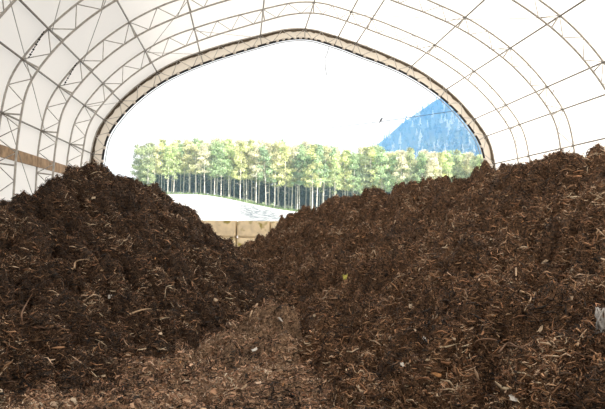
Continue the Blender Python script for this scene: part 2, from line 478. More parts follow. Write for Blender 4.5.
# purlins running from arch to arch
PN = ['lowest purlin on the left, just above the timber rail', 'second purlin up on the left side', 'third purlin up on the left side',
      'fourth purlin up on the left side', 'fifth purlin from the left, high on the roof', 'roof purlin just left of the ridge',
      'purlin just right of the ridge', 'second purlin right of the ridge', 'third purlin right of the ridge',
      'purlin at the right haunch crossing the upper right', 'fourth purlin up the right side reaching the top right corner', 'third purlin up the right side',
      'second lowest purlin on the right side', 'lowest purlin on the right, just above the heap']
for s, lab in zip(PUR, PN):
    p = along(OUTS, SO, s); k = np.array([OUTS[np.searchsorted(SO, s)]])[0]
    inn = INNS[foot(p)]; d = (inn - p) / np.linalg.norm(inn - p)
    q = p + d * .045
    mb = MB(); mb.tube([(q[0], 8.0, q[1] + EYE), (q[0], 24.45, q[1] + EYE)], .024, 8)
    o = mb.build('purlin', M['dark_steel'], None, True); tag(o, 'grey steel ' + lab, 'purlin', 'roof purlins')

# thin bracing cables between arches: (bay from, seat from, bay to, seat to)
CB = [(3, 2, 4, 3, 'up from the left side of the large near arch to the top edge'), (2, 2, 3, 3, 'across the third bay on the left roof'), (3, 1, 2, 0, 'down to the lowest left purlin'),
      (3, 1, 4, 2, 'near the left edge below the second purlin'), (1, 3, 2, 4, 'high on the left between second and third arches'), (1, 7, 2, 9, 'nearly level across the top right'),
      (2, 9, 3, 10, 'nearly level at the upper right, by the near arch'), (0, 8, 1, 9, 'beside the right haunch of the end frame'), (1, 9, 2, 10, 'nearly level between right haunch purlins'),
      (0, 4, 1, 3, 'at the upper left of the end frame'), (0, 5, 1, 4, 'near the ridge left of the end frame peak'), (0, 10, 1, 9, 'beside the mountain, behind the second arch'),
      (3, 0, 2, 0.001, 'beside the lowest left purlin'), (0, 2, 1, 1, 'low on the left by the end frame')]
for a, i, b, j, lab in CB:
    p, q = along(OUTS, SO, PUR[int(i)]), along(OUTS, SO, PUR[int(j)])
    if (a, i) == (3, 0): q = along(OUTS, SO, PUR[0] - 2.2)
    mb = MB(); ins = lambda P_: P_ + (np.array([2.0, .8]) - P_) / np.linalg.norm(np.array([2.0, .8]) - P_) * .10
    p, q = ins(p), ins(q)
    mb.tube([w3(p, TRUSS_Y[a]), w3(q, TRUSS_Y[b])], .009, 5)
    o = mb.build('brace_cable', M['cable'], None, True); tag(o, 'thin cable ' + lab, 'cable', 'bracing cables')

# tan closing flap at the open end, with its dark edges and lacing
fl = empty('end_flap', (0, 24.56, 0), 'tan fabric flap closing the end arch around the open mouth', 'flap')
sel = [i for i in range(len(OUTS))]
innf = np.array([INNS[foot(p)] for p in OUTS])
V = [w3(p, 0) for p in OUTS] + [w3(p, 0) for p in innf]; n = len(OUTS)
link('flap_sheet', np_mesh('flap_sheet', np.array(V), np.array([(i, i + 1, n + i + 1, n + i) for i in range(n - 1)])), M['fascia'], fl, True)
mb = MB(); mb.tube([w3(p - np.array([0, .02]), -.16) for p in INNS], .042, 8); mb.build('edge_tube', M['black'], fl, True)
lace = simple('pale_lacing', (.6, .55, .48), .8)
for k in range(0, len(INNS) - 1, 3):                      # lacing loops round the edge tube
    if INNS[k][1] < 1.3: continue
    c = (INNS[k] + INNS[k + 1]) / 2; d = INNS[k + 1] - INNS[k]; d = d / np.linalg.norm(d)
    mb = MB(); mb.tube([w3(c - d * .05, -.16), w3(c + d * .05, -.16)], .056, 8); mb.build('lacing', lace, fl, True)
mb = MB()
wob = np.array([.030 * math.sin(i * 2.3) + .022 * math.sin(i * 5.1 + 1) for i in range(n)])
V = [w3(p - nn * (.0), -.10) for p, nn in zip(OUTS, nrm)] + [w3(p - nn * (.085 + abs(w)), -.10) for p, nn, w in zip(OUTS, nrm, wob)]
link('flap_hem', np_mesh('flap_hem', np.array(V), np.array([(i, i + 1, n + i + 1, n + i) for i in range(n - 1)])), simple('dark_hem', (.10, .075, .05), .9), fl, True)
mb = MB(); mb.tube([w3(p + (np.array([2, .8]) - p) * .010, .0) for p in INNS], .014, 6); mb.build('outer_rope', M['cable'], fl, True)

# hanging cord in the mouth, straps on the right roof
a, b, c = at(329, 47, 24.4), at(325, 58, 24.4), at(326.5, 75, 24.4)
mb = MB(); mb.tube([a, a * .4 + b * .6 + Vector((.02, 0, 0)), b, (b + c) / 2 + Vector((-.02, 0, 0)), c], .012, 5)
tag(mb.build('cord', M['cable'], None, True), 'thin grey cord dangling from the peak of the open end arch', 'cord')
for pts, lab in (([(602, -6), (601.6, 0), (602, 6.5)], 'short strap hanging at the top right corner'), ([(552.8, 83), (553.3, 88), (553.6, 92)], 'short dark strap hanging under a right purlin')):
    mb = MB(); mb.tube([at(px, py, 15.6 if pts[0][0] > 600 else 18.4) for px, py in pts], .018, 5)
    tag(mb.build('strap', M['cable'], None, True), lab, 'strap')
for T, k, lab in ((15.45, 2, 'dark ratchet chain tied across the large near arch'), (18.45, 2, 'dark ratchet chain tied across the third arch, left side')):
    s = PUR[k]; p = along(OUTS, SO, s - .1); o2 = along(OUTS, SO, s - .8); p2 = o2 * .7 + INNS[foot(o2)] * .3
    mb = MB(); nlk = 11
    for j in range(nlk):
        c0 = p + (p2 - p) * j / nlk; c1 = p + (p2 - p) * (j + .75) / nlk
        mb.tube([(c0[0], T - .07, c0[1] + EYE), (c1[0], T - .07, c1[1] + EYE)], .022 if j % 2 else .012, 5)
    tag(mb.build('chain', M['black'], None), lab, 'chain')

# timber rail along the left wall
mb = MB(); z0 = at(0, 151.5, 16.0).z
zs = [at(0, 151.5, 5.43 / .3343).z, at(60, 167.5, 21.3).z]
z0 = sum(zs) / 2 - .07
for k in range(3):
    mb.box((-5.40, 9.0 + 4.6 * k + 2.3, z0), (.06, 4.57, .27))
tag(mb.build('timber_rail', M['timber']), 'brown timber board rail fixed along the left fabric wall', 'rail')

# ------------------------------------------------------------------ blocks behind the heaps
def block_mesh():
    bm = bmesh.new(); bmesh.ops.create_cube(bm, size=1)
    bmesh.ops.scale(bm, vec=(1.215, .62, .60), verts=bm.verts)
    bmesh.ops.bevel(bm, geom=list(bm.edges), offset=.036, segments=2, affect='EDGES')
    for c, q in (((.615, .06, 0), (.09, .22, .60)), ((.02, .06, -.305), (1.23, .22, .034))):      # keys that lock the blocks together, added to stop daylight through the joints
        kk = bmesh.ops.create_cube(bm, size=1)['verts']
        for v in kk: v.co = Vector((v.co.x * q[0] + c[0], v.co.y * q[1] + c[1], v.co.z * q[2] + c[2]))
    for v in bm.verts:
        v.co += Vector((random.uniform(-.004, .004), random.uniform(-.004, .004), random.uniform(-.004, .004)))
    me = bpy.data.meshes.new('concrete_block'); bm.to_mesh(me); bm.free(); return me
def block_material():
    m = simple('block_concrete', (.82, .69, .48), .92, 0, .16, 3.5, .3)
    nt = m.node_tree; p = [n for n in nt.nodes if n.type == 'BSDF_PRINCIPLED'][0]
    src = p.inputs['Base Color'].links[0].from_socket
    oi = N(nt, 'ShaderNodeObjectInfo'); tc = N(nt, 'ShaderNodeTexCoord'); no = N(nt, 'ShaderNodeTexNoise', noise_dimensions='4D'); no.inputs['Scale'].default_value = 3.0
    nt.links.new(tc.outputs['Object'], no.inputs['Vector']); nt.links.new(oi.outputs['Random'], no.inputs['W'])
    r = N(nt, 'ShaderNodeValToRGB'); r.color_ramp.elements[0].position = .60; r.color_ramp.elements[1].position = .72
    nt.links.new(no.outputs['Fac'], r.inputs[0])
    mx = N(nt, 'ShaderNodeMix', data_type='RGBA'); mx.inputs['B'].default_value = (.38, .31, .09, 1)
    nt.links.new(r.outputs[0], mx.inputs['Factor']); nt.links.new(src, mx.inputs['A']); nt.links.new(mx.outputs['Result'], p.inputs['Base Color'])
    return m
BLK = block_mesh(); BLK.materials.append(block_material())
by = 25.6; bz = at(252, 220.7, by - .31).z; bx = at(236.5, 225, by - .31).x
BN = {(0, 0): 'mossy top row concrete block in the middle of the gap', (-1, 0): 'top row concrete block left of the mossy one', (1, 0): 'top row concrete block on the right, half behind the right heap',
      (0, 1): 'lower row concrete block under the mossy one', (-1, 1): 'lower row concrete block at the left of the gap', (-2, 0): 'top row concrete block mostly hidden behind the left heap', (1, 1): 'lower row concrete block behind the right heap'}
for (cx, rz), lab in BN.items():
    o = link('concrete_block', BLK); o.location = (bx + (cx + .5) * 1.268, by, bz - .31 - rz * .622)
    tag(o, 'tan ' + lab, 'concrete block', 'retaining blocks')
BASE = bz - .31 - .622 - .29

# ------------------------------------------------------------------ outdoors
def ground_z(x, y):
    """field climbing to the forest edge"""
    px = 241 + 670 * x / y                                 # bearing, used only to tilt the field across its width
    edge = 7.4 - 3.4 * sstep(-12, 16, x * 160 / np.maximum(y, 1) + 0 * px) 
    z = BASE + (edge - BASE) * sstep(26.5, 150, y) ** 1.0
    z = z + np.where(y > 150, (y - 150) * .045, 0)
    return z + .10 * pn(x * .12, y * .12) * sstep(28, 45, y) + .05 * pn(x * .7, y * .7) * sstep(28, 45, y)
xs = np.concatenate([np.linspace(-70, -26, 16)[:-1], np.linspace(-26, 50, 140), np.linspace(50, 130, 20)[1:]]); ys = 24.3 + 240 * np.linspace(0, 1, 190) ** 1.6
X, Y = np.meshgrid(xs, ys); Z = ground_z(X, Y); nx, ny = len(xs), len(ys)
idx = np.arange(nx * ny).reshape(ny, nx)
g = link('field', np_mesh('field', np.stack([X, Y, Z], -1).reshape(-1, 3), np.stack([idx[:-1, :-1], idx[:-1, 1:], idx[1:, 1:], idx[1:, :-1]], -1).reshape(-1, 4)), None, smooth=True)
def field_material():
    m = bpy.data.materials.new('pale_gravel_field'); nt, out = nodes(m)
    p = N(nt, 'ShaderNodeBsdfPrincipled'); p.inputs['Roughness'].default_value = .9; p.inputs['Specular IOR Level'].default_value = .2
    nt.links.new(p.outputs[0], out.inputs[0])
    gm = N(nt, 'ShaderNodeTexCoord'); sx = N(nt, 'ShaderNodeSeparateXYZ'); nt.links.new(gm.outputs['Object'], sx.inputs[0])
    n1 = N(nt, 'ShaderNodeTexNoise'); n1.inputs['Scale'].default_value = .22; n1.inputs['Detail'].default_value = 6; n1.inputs['Roughness'].default_value = .7
    n2 = N(nt, 'ShaderNodeTexNoise'); n2.inputs['Scale'].default_value = 1.4; n2.inputs['Detail'].default_value = 5
    for n in (n1, n2): nt.links.new(gm.outputs['Object'], n.inputs['Vector'])
    # grass belt along the forest edge
    mr = N(nt, 'ShaderNodeMapRange'); mr.inputs['From Min'].default_value = 138; mr.inputs['From Max'].default_value = 152
    ad = N(nt, 'ShaderNodeMath', operation='MULTIPLY_ADD'); ad.inputs[1].default_value = 26; nt.links.new(n1.outputs['Fac'], ad.inputs[0]); nt.links.new(sx.outputs['Y'], ad.inputs[2])
    ad2 = N(nt, 'ShaderNodeMath', operation='SUBTRACT'); ad2.inputs[1].default_value = 13; nt.links.new(ad.outputs[0], ad2.inputs[0]); nt.links.new(ad2.outputs[0], mr.inputs['Value'])
    # dry greyish weed patch right of the middle
    d = N(nt, 'ShaderNodeVectorMath', operation='SUBTRACT'); d.inputs[1].default_value = (2.4, 93, 0)
    sc = N(nt, 'ShaderNodeVectorMath', operation='MULTIPLY'); sc.inputs[1].default_value = (.16, .018, 0)
    ln = N(nt, 'ShaderNodeVectorMath', operation='LENGTH')
    nt.links.new(gm.outputs['Object'], d.inputs[0]); nt.links.new(d.outputs[0], sc.inputs[0]); nt.links.new(sc.outputs[0], ln.inputs[0])
    m2 = N(nt, 'ShaderNodeMapRange'); m2.inputs['From Min'].default_value = 1.2; m2.inputs['From Max'].default_value = .3
    nt.links.new(ln.outputs['Value'], m2.inputs['Value'])
    mu = N(nt, 'ShaderNodeMath', operation='MULTIPLY'); nt.links.new(m2.outputs[0], mu.inputs[0])
    r = N(nt, 'ShaderNodeValToRGB'); r.color_ramp.elements[0].position = .36; r.color_ramp.elements[1].position = .52
    nt.links.new(n2.outputs['Fac'], r.inputs[0]); nt.links.new(r.outputs[0], mu.inputs[1])
    a = N(nt, 'ShaderNodeMix', data_type='RGBA'); a.inputs['A'].default_value = (.62, .61, .58, 1); a.inputs['B'].default_value = (.10, .125, .14, 1)
    nt.links.new(mu.outputs[0], a.inputs['Factor'])
    b = N(nt, 'ShaderNodeMix', data_type='RGBA'); b.inputs['B'].default_value = (.20, .25, .12, 1)
    nt.links.new(a.outputs['Result'], b.inputs['A']); nt.links.new(mr.outputs[0], b.inputs['Factor']); nt.links.new(b.outputs['Result'], p.inputs['Base Color'])
    return m
g.data.materials.append(field_material())
tag(g, 'pale gravel field rising to the forest edge', 'field', kind='structure')

# trees: one trunk and one foliage mesh per kind, then copies
def leaf_cards(centres, radii, n_each, size, cols, rng, droop=.2):
    P = []; Cc = []
    for (c, r, col) in zip(centres, radii, cols):
        v = rng.normal(size=(n_each, 3)); v /= np.linalg.norm(v, axis=1)[:, None]
        v *= (rng.random(n_each) ** .45)[:, None] * np.array(r)[None]
        P.append(np.array(c)[None] + v); Cc.append(np.repeat(np.array(col)[None], n_each, 0) * rng.uniform(.75, 1.3, n_each)[:, None])
    P = np.concatenate(P); Cc = np.concatenate(Cc); k = len(P)
    a = rng.normal(size=(k, 3)); a /= np.linalg.norm(a, axis=1)[:, None]
    b = np.cross(a, rng.normal(size=(k, 3))); b /= np.linalg.norm(b, axis=1)[:, None]
    s = size * rng.uniform(.6, 1.4, k)[:, None]
    a = a * s; b = b * s * .55
    c3 = np.cross(a, b); c3 /= np.linalg.norm(c3, axis=1)[:, None] + 1e-9; c3 = c3 * s * .18
    V = np.stack([P - a, P - b + c3, P + a, P + b + c3], 1).reshape(-1, 3)
    return V, np.arange(4 * k).reshape(-1, 4), np.repeat(np.clip(Cc, 0, 1), 4, 0)

def tree_kind(i):
    rng = np.random.default_rng(100 + i)
    H = rng.uniform(13, 14.5); lean = rng.normal(0, .25, 2)
    pts = [(lean[0] * t * t + .12 * math.sin(3 * t + i), lean[1] * t * t, H * .97 * t - .5 * (t == 0)) for t in np.linspace(0, 1, 7)]
    full = i >= 6                                          # bushier kinds, foliage nearly to the ground
    tr = MB(); tr.tube(pts, np.linspace(.125, .03, 7), 6)
    base = H * (.03 if full else rng.uniform(.34, .50))
    cen = []; rad = []; col = []
    nb = 60 if full else 50
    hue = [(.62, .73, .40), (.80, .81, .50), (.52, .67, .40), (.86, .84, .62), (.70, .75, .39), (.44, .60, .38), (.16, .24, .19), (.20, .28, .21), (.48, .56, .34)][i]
    for b in range(nb):
        t = rng.random(); z = base + (H - base) * t
        R = (2.5 if not full else 2.6) * (1 - t) ** .85 * (.55 + .45 * min(1, t * 4 + .2)) + .25
        an = rng.uniform(0, 2 * math.pi); rr = R * rng.uniform(.35, 1)
        k = t
        x0, y0 = np.interp(z / H, np.linspace(0, 1, 7), [p[0] for p in pts]), np.interp(z / H, np.linspace(0, 1, 7), [p[1] for p in pts])
        c = (x0 + rr * math.cos(an), y0 + rr * math.sin(an), z + .15 * rr)
        cen.append(c); rad.append((.85, .85, .50)); col.append(np.array(hue) * rng.uniform(.5, 1.3) + np.array([.05, .03, 0]) * rng.random())
        if b % 3 == 0: tr.tube([(x0, y0, z - .3), ((x0 + c[0]) / 2, (y0 + c[1]) / 2, z), c], [.05, .035, .015], 4)
    for k in range(3 if not full else 0):                  # dead lower branches
        z = base * rng.uniform(.55, .95); an = rng.uniform(0, 6.28); tr.tube([(0, 0, z), (1.1 * math.cos(an), 1.1 * math.sin(an), z + .3)], [.035, .012], 4)
    V, F, Cc = leaf_cards(cen, rad, 52 if full else 46, .19, col, rng)
    return tr.mesh('trunk'), np_mesh('foliage', V, F, Cc), H
KINDS = [tree_kind(i) for i in range(9)]
LOOK = ['light green pine with a tall bare trunk', 'yellowish pine with a tall bare trunk', 'mid green pine with a bare pale trunk', 'pale olive pine with a straight bare trunk',
        'bright green pine with a narrow crown', 'deep green pine with a bare trunk', 'dark bushy conifer with foliage to the ground', 'dark broad conifer with low branches', 'light green bushy tree with foliage to the ground']
protos = {}
def plant(i, x, y, sc, rot, where, group):
    if i not in protos:
        t = empty('pine_tree'); link('trunk', KINDS[i][0], M['bark'], t); link('foliage', KINDS[i][1], M['leaf'], t); protos[i] = t
    else: t = copy_tree(protos[i])
    t.location = (x, y, float(ground_z(np.array(x), np.array(y))) - .05); t.rotation_euler.z = rot; t.scale = (sc, sc, sc)
    tag(t, LOOK[i] + ' ' + where, 'tree', group)
TOPS = [(120, 158), (133, 150), (146, 143), (200, 141), (300, 143), (330, 147), (345, 150), (365, 146), (400, 149), (440, 150), (470, 152), (495, 156), (540, 160)]
def grow(i, x, y, where, group, f=1.0):
    """sized so that the crowns keep the even canopy line of the stand"""
    b = 241 + 670 * x / y; tp = at(302, np.interp(b, [t[0] for t in TOPS], [t[1] for t in TOPS]) + (b - 302) * -.012, y).z
    gz = float(ground_z(np.array(x), np.array(y)))
    plant(i, x, y, max(.7, min(1.3, (tp - gz) / KINDS[i][2])) * f, rt.uniform(0, 6.28), where, group)
rt = random.Random(5)
for row, (y, step, w) in enumerate(((152, 2.1, 'in the front row of the forest'), (156, 2.2, 'in the second row of the forest'), (161, 2.3, 'in the third row of the forest'), (167, 2.5, 'deep inside the forest'))):
    x = -23.6 + (0, 1.2, .5, 1.7)[row]
    while x < 61:
        grow(8 if x < -20 or (row == 0 and x > 24 and rt.random() < .35) else rt.randrange(6), x + rt.uniform(-.6, .6), y + rt.uniform(-1.6, 1.6), w, 'pines ' + w, rt.uniform(.88, 1.03))
        x += step * rt.uniform(.7, 1.3)
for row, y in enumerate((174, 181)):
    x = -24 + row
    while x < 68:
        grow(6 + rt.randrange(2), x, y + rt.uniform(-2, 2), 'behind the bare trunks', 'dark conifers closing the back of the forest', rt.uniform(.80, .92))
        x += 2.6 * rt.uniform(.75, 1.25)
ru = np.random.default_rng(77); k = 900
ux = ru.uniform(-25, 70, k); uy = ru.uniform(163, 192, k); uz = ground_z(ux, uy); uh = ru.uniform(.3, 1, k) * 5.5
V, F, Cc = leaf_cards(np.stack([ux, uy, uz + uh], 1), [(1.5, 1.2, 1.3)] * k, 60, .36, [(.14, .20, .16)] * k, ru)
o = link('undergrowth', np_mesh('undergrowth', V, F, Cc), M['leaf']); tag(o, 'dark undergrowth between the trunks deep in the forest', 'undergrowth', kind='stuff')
# grass and brush at the foot of the forest
rg = np.random.default_rng(9); k = 9000
gx, gy = rg.uniform(-30, 60, k), 139 + 20 * rg.random(k) ** .8; gz = ground_z(gx, gy); hh = rg.uniform(.25, .8, k); an = rg.uniform(0, math.pi, k)
V = np.stack([np.stack([gx - .12 * np.cos(an), gy - .12 * np.sin(an), gz - .05], 1), np.stack([gx + .12 * np.cos(an), gy + .12 * np.sin(an), gz - .05], 1),
              np.stack([gx + rg.normal(0, .15, k), gy + rg.normal(0, .15, k), gz + hh], 1)], 1).reshape(-1, 3)
cc = np.repeat(np.array([(.17, .24, .10)]) * rg.uniform(.6, 1.5, k)[:, None], 3, 0)
o = link('grass', np_mesh('grass', V, np.arange(3 * k).reshape(-1, 3), cc), M['leaf']); tag(o, 'rough grass growing along the foot of the forest', 'grass', kind='stuff')

# ------------------------------------------------------------------ mountain
MY = 1300.0
prof = [(300, 175), (345, 160), (374, 146), (388, 134), (400, 123), (412, 115), (420, 110), (430, 103), (438, 98), (450, 92), (470, 84), (500, 80), (540, 92), (600, 120), (680, 160)]
tops = [at(px, py + 2, MY) for px, py in prof]
hx = np.array([p.x for p in tops]); hz = np.array([p.z for p in tops])
def hill_z(x, y):
    top = np.interp(x, hx, hz); base = 40
    t = np.clip((y - 900) / (MY - 900), 0, 1)
    z = base + (top - base) * t ** 1.05
    z = np.where(y > MY, top - (y - MY) * .4, z)
    return z + 5 * pn(x * .012, y * .012) + 2.0 * pn(x * .04, y * .04)
xs = np.linspace(hx[0], hx[-1], 90); ys = np.linspace(880, 1500, 70); X, Y = np.meshgrid(xs, ys); Z = hill_z(X, Y); nx, ny = 90, 70
idx = np.arange(nx * ny).reshape(ny, nx)
hq = np.stack([idx[:-1, :-1], idx[:-1, 1:], idx[1:, 1:], idx[1:, :-1]], -1).reshape(-1, 4)
hill = link('mountain', np_mesh('mountain', np.stack([X, Y, Z], -1).reshape(-1, 3), hq), simple('forest_slope', (.07, .09, .07), .9, 0, .5, .02), smooth=True)
tag(hill, 'distant forested mountain slope in blue haze at the right', 'mountain', kind='structure')
def conifer(i):
    rng = np.random.default_rng(300 + i); V = []; F = []; H = 15
    cen = []; rad = []; col = []
    base = [(.05, .08, .06), (.10, .14, .10), (.46, .50, .50)][i]
    for t in np.linspace(.08, 1, 11):
        for a in range(max(1, int(6 * (1.05 - t)))):
            an = rng.uniform(0, 6.28); R = 3.6 * (1.03 - t)
            cen.append((R * .6 * math.cos(an), R * .6 * math.sin(an), H * t)); rad.append((R * .5 + .3, R * .5 + .3, .9)); col.append(base)
    V, F, Cc = leaf_cards(cen, rad, 9, 1.0, col, rng)
    tr = MB(); tr.tube([(0, 0, -1), (0, 0, H)], [.3, .05], 5)
    return tr.mesh('trunk'), np_mesh('foliage', V, F, Cc)
CON = [conifer(i) for i in range(3)]; cp = {}
rh_ = random.Random(8); placed = 0; pts = []
HL = ['dark conifer on the far blue mountain slope', 'mid green conifer on the far blue mountain slope', 'pale bare tree on the far blue mountain slope']
tries = 0
while placed < 298 and tries < 40000:
    tries += 1
    y = 1285 - 310 * rh_.random() ** 1.3; x = rh_.uniform(.19, .415) * y
    z = float(hill_z(np.array(x), np.array(y)))
    el = (z - EYE) / y
    if el < .095 or any((x - a) ** 2 + ((z - b) * 1.3) ** 2 < 58 for a, b in pts): continue
    pts.append((x, z)); i = rh_.choices((0, 1, 2), (5, 3, 5))[0]
    if i not in cp:
        t = empty('mountain_conifer'); link('trunk', CON[i][0], M['bark'], t); link('foliage', CON[i][1], M['leaf'], t); cp[i] = t
    else: t = copy_tree(cp[i])
    t.location = (x, y, z - .5); s = rh_.uniform(.75, 1.15); t.scale = (s, s, s); t.rotation_euler.z = rh_.uniform(0, 6)
    tag(t, HL[i], 'tree', HL[i].replace('conifer', 'conifers').replace('tree', 'trees')); placed += 1
print('mountain trees', placed, tries)
# blue distance haze: a body of air hugging the slope
haze_pts = []
xs2 = np.linspace(hx[0] + 5, hx[-1] - 5, 40)
top = np.interp(xs2, hx, hz) + 15
V = []
for yy, f in ((780, .0), (1290, 1.0), (1330, 1.0)):
    for sx, tz in zip(xs2, top): V.append((sx * (.62 if yy == 780 else 1), yy, 20 + (tz - 20) * (f if f else .62)))
    for sx in xs2: V.append((sx * (.62 if yy == 780 else 1), yy, 5))
F = []; n = len(xs2)
for s in range(2):
    a, b = s * 2 * n, (s + 1) * 2 * n
    for j in range(n - 1):
        F.append((a + j, a + j + 1, b + j + 1, b + j)); F.append((a + n + j + 1, a + n + j, b + n + j, b + n + j + 1))
    F.append((a + n, a, b, b + n)); F.append((a + n - 1, a + 2 * n - 1, b + 2 * n - 1, b + n - 1))
for j in range(n - 1):
    F.append((j + 1, j, n + j, n + j + 1)); e = 4 * n; F.append((e + j, e + j + 1, e + n + j + 1, e + n + j))
mh = bpy.data.meshes.new('haze'); mh.from_pydata(V, [], F); mh.update()
hm = bpy.data.materials.new('blue_haze'); nt, out = nodes(hm)
vs = N(nt, 'ShaderNodeVolumeScatter'); vs.inputs['Color'].default_value = (.14, .45, 1.0, 1); vs.inputs['Density'].default_value = HAZE; vs.inputs['Anisotropy'].default_value = 0
nt.links.new(vs.outputs[0], out.inputs['Volume'])
tag(link('haze', mh, hm), 'blue haze lying over the distant mountain slope', 'haze', kind='stuff')

hb = MB(); hb.box((25, 148, 12), (170, 92, 26))
hm2 = bpy.data.materials.new('pale_air'); nt, out = nodes(hm2)
vs = N(nt, 'ShaderNodeVolumeScatter'); vs.inputs['Color'].default_value = (.55, .80, 1.0, 1); vs.inputs['Density'].default_value = HAZE2
nt.links.new(vs.outputs[0], out.inputs['Volume'])
tag(hb.build('haze', hm2), 'thin pale haze in front of and among the pines', 'haze', kind='stuff')

# ------------------------------------------------------------------ overhead wire with a bird
wp = [at(110, 160, 235), at(150, 150.5, 222), at(205, 141, 200), at(245, 136.5, 168), at(300, 131.5, 130), at(345, 126, 100), at(381, 121.6, 78), at(420, 116, 66), at(520, 101, 50), at(640, 78, 40)]
mb = MB(); mb.tube([tuple(p) for p in wp], .026, 5)
tag(mb.build('overhead_wire', M['black'], None, True), 'thin overhead wire sagging across the white sky', 'wire')
bp = at(381, 121.6, 78)
bd = empty('bird', tuple(bp), 'small dark bird perched on the overhead wire by the mountain', 'bird'); bd.scale = (1.3, 1.3, 1.15)
bm = bmesh.new()
bmesh.ops.create_uvsphere(bm, u_segments=14, v_segments=10, radius=1)
for v in bm.verts:
    x, y, z = v.co
    w = 1 - .35 * max(0, -z)
    v.co = Vector((x * .095 * w + z * .06, y * .085 * w, z * .17 + .16))
r2 = bmesh.ops.create_uvsphere(bm, u_segments=12, v_segments=8, radius=.072)
for v in r2['verts']: v.co += Vector((.085, 0, .34))
r3 = bmesh.ops.create_cone(bm, segments=6, radius1=.022, radius2=.002, depth=.07, cap_ends=True)
for v in r3['verts']: v.co = Vector((v.co.z + .175, v.co.y, v.co.x + .335))
me = bpy.data.meshes.new('body'); bm.to_mesh(me); bm.free(); link('body', me, M['bird'], bd, True)
mb = MB(); mb.box((-.13, 0, -.05), (.05, .07, .26), Euler((0, .45, 0)).to_matrix()); mb.build('tail', M['bird'], bd)
for s in (-1, 1):
    mb = MB(); mb.tube([(.0, s * .03, 0), (.01, s * .03, .07)], .010, 5); mb.build('leg', M['bird'], bd)

# ------------------------------------------------------------------ single pieces lying on the heaps
def hit(px, py):
    v = sight(px, py); Ys = np.arange(3.0, 20, .012)
    z = top_h(v.x * Ys, Ys); r = EYE + v.z * Ys
    k = np.argmax(z >= r); y = float(Ys[k]); return Vector((v.x * y, y, float(z[k])))
def normal_at(p):
    h = .06; x, y = np.array([p.x + h, p.x - h, p.x, p.x]), np.array([p.y, p.y, p.y + h, p.y - h]); z = top_h(x, y)
    return Vector((-(z[0] - z[1]) / (2 * h), -(z[2] - z[3]) / (2 * h), 1)).normalized()
def chip(px, py, wpx, hpx, mat, name, label, cat, group=None, rot=0.0):
    """flat torn splinter of about that size, resting on the surface"""
    p = hit(px, py); k = p.y / FPX; n = normal_at(p); r0 = random.Random(int(px * 3 + py))
    n = (n * .85 + Vector((r0.uniform(-.4, .4), -1, .5)).normalized() * .35).normalized()
    ax = RIGHT * math.cos(rot) + UP * math.sin(rot); ax = (ax - n * ax.dot(n)).normalized(); ay = n.cross(ax)
    L, W = wpx * k / 2, hpx * k / 2; r = random.Random(int(px * 7 + py))
    out = []
    for j in range(9):
        a = (j + r.uniform(-.3, .3)) / 9 * 2 * math.pi; q = r.uniform(.45, 1.2)
        ca, sa = math.cos(a), math.sin(a); out.append((L * q * math.copysign(abs(ca) ** .6, ca), W * q * r.uniform(.6, 1.2) * math.copysign(abs(sa) ** .8, sa)))
    t = max(.003, min(.007, W * .2)); V = []
    for s in (0, 1):
        for (x, y) in out:
            c = .25 * W * (x / L) ** 2
            V.append(tuple(p + ax * (x * (1 - .12 * s)) + ay * (y * (1 - .12 * s)) + n * (.014 + t * s + c)))
    F = [tuple(range(8, -1, -1)), tuple(range(9, 18))] + [(j, (j + 1) % 9, 9 + (j + 1) % 9, 9 + j) for j in range(9)]
    me = bpy.data.meshes.new(name); me.from_pydata([tuple(Vector(v) - p) for v in V], [], F); me.update()
    o = link(name, me, M[mat]); o.location = p; return tag(o, label, cat, group)
def stick(pix, rpx, mat, name, label, cat, lift=.02, group=None):
    ps = [hit(*q) for q in pix]; c = ps[0]
    P = spline([tuple(p + normal_at(p) * (lift + .015 * (i % 2))) for i, p in enumerate(ps)], 5) if len(ps) > 2 else [tuple(p + Vector((0, 0, lift))) for p in ps]
    P = [tuple(Vector(tuple(q)) - c) for q in P]; n = len(P); r = rpx * c.y / FPX
    mb = MB(); mb.tube(P, [r * (1 - .55 * i / (n - 1)) for i in range(n)], 6)
    o = mb.build(name, M[mat], None, True); o.location = c; return tag(o, label, cat, group)
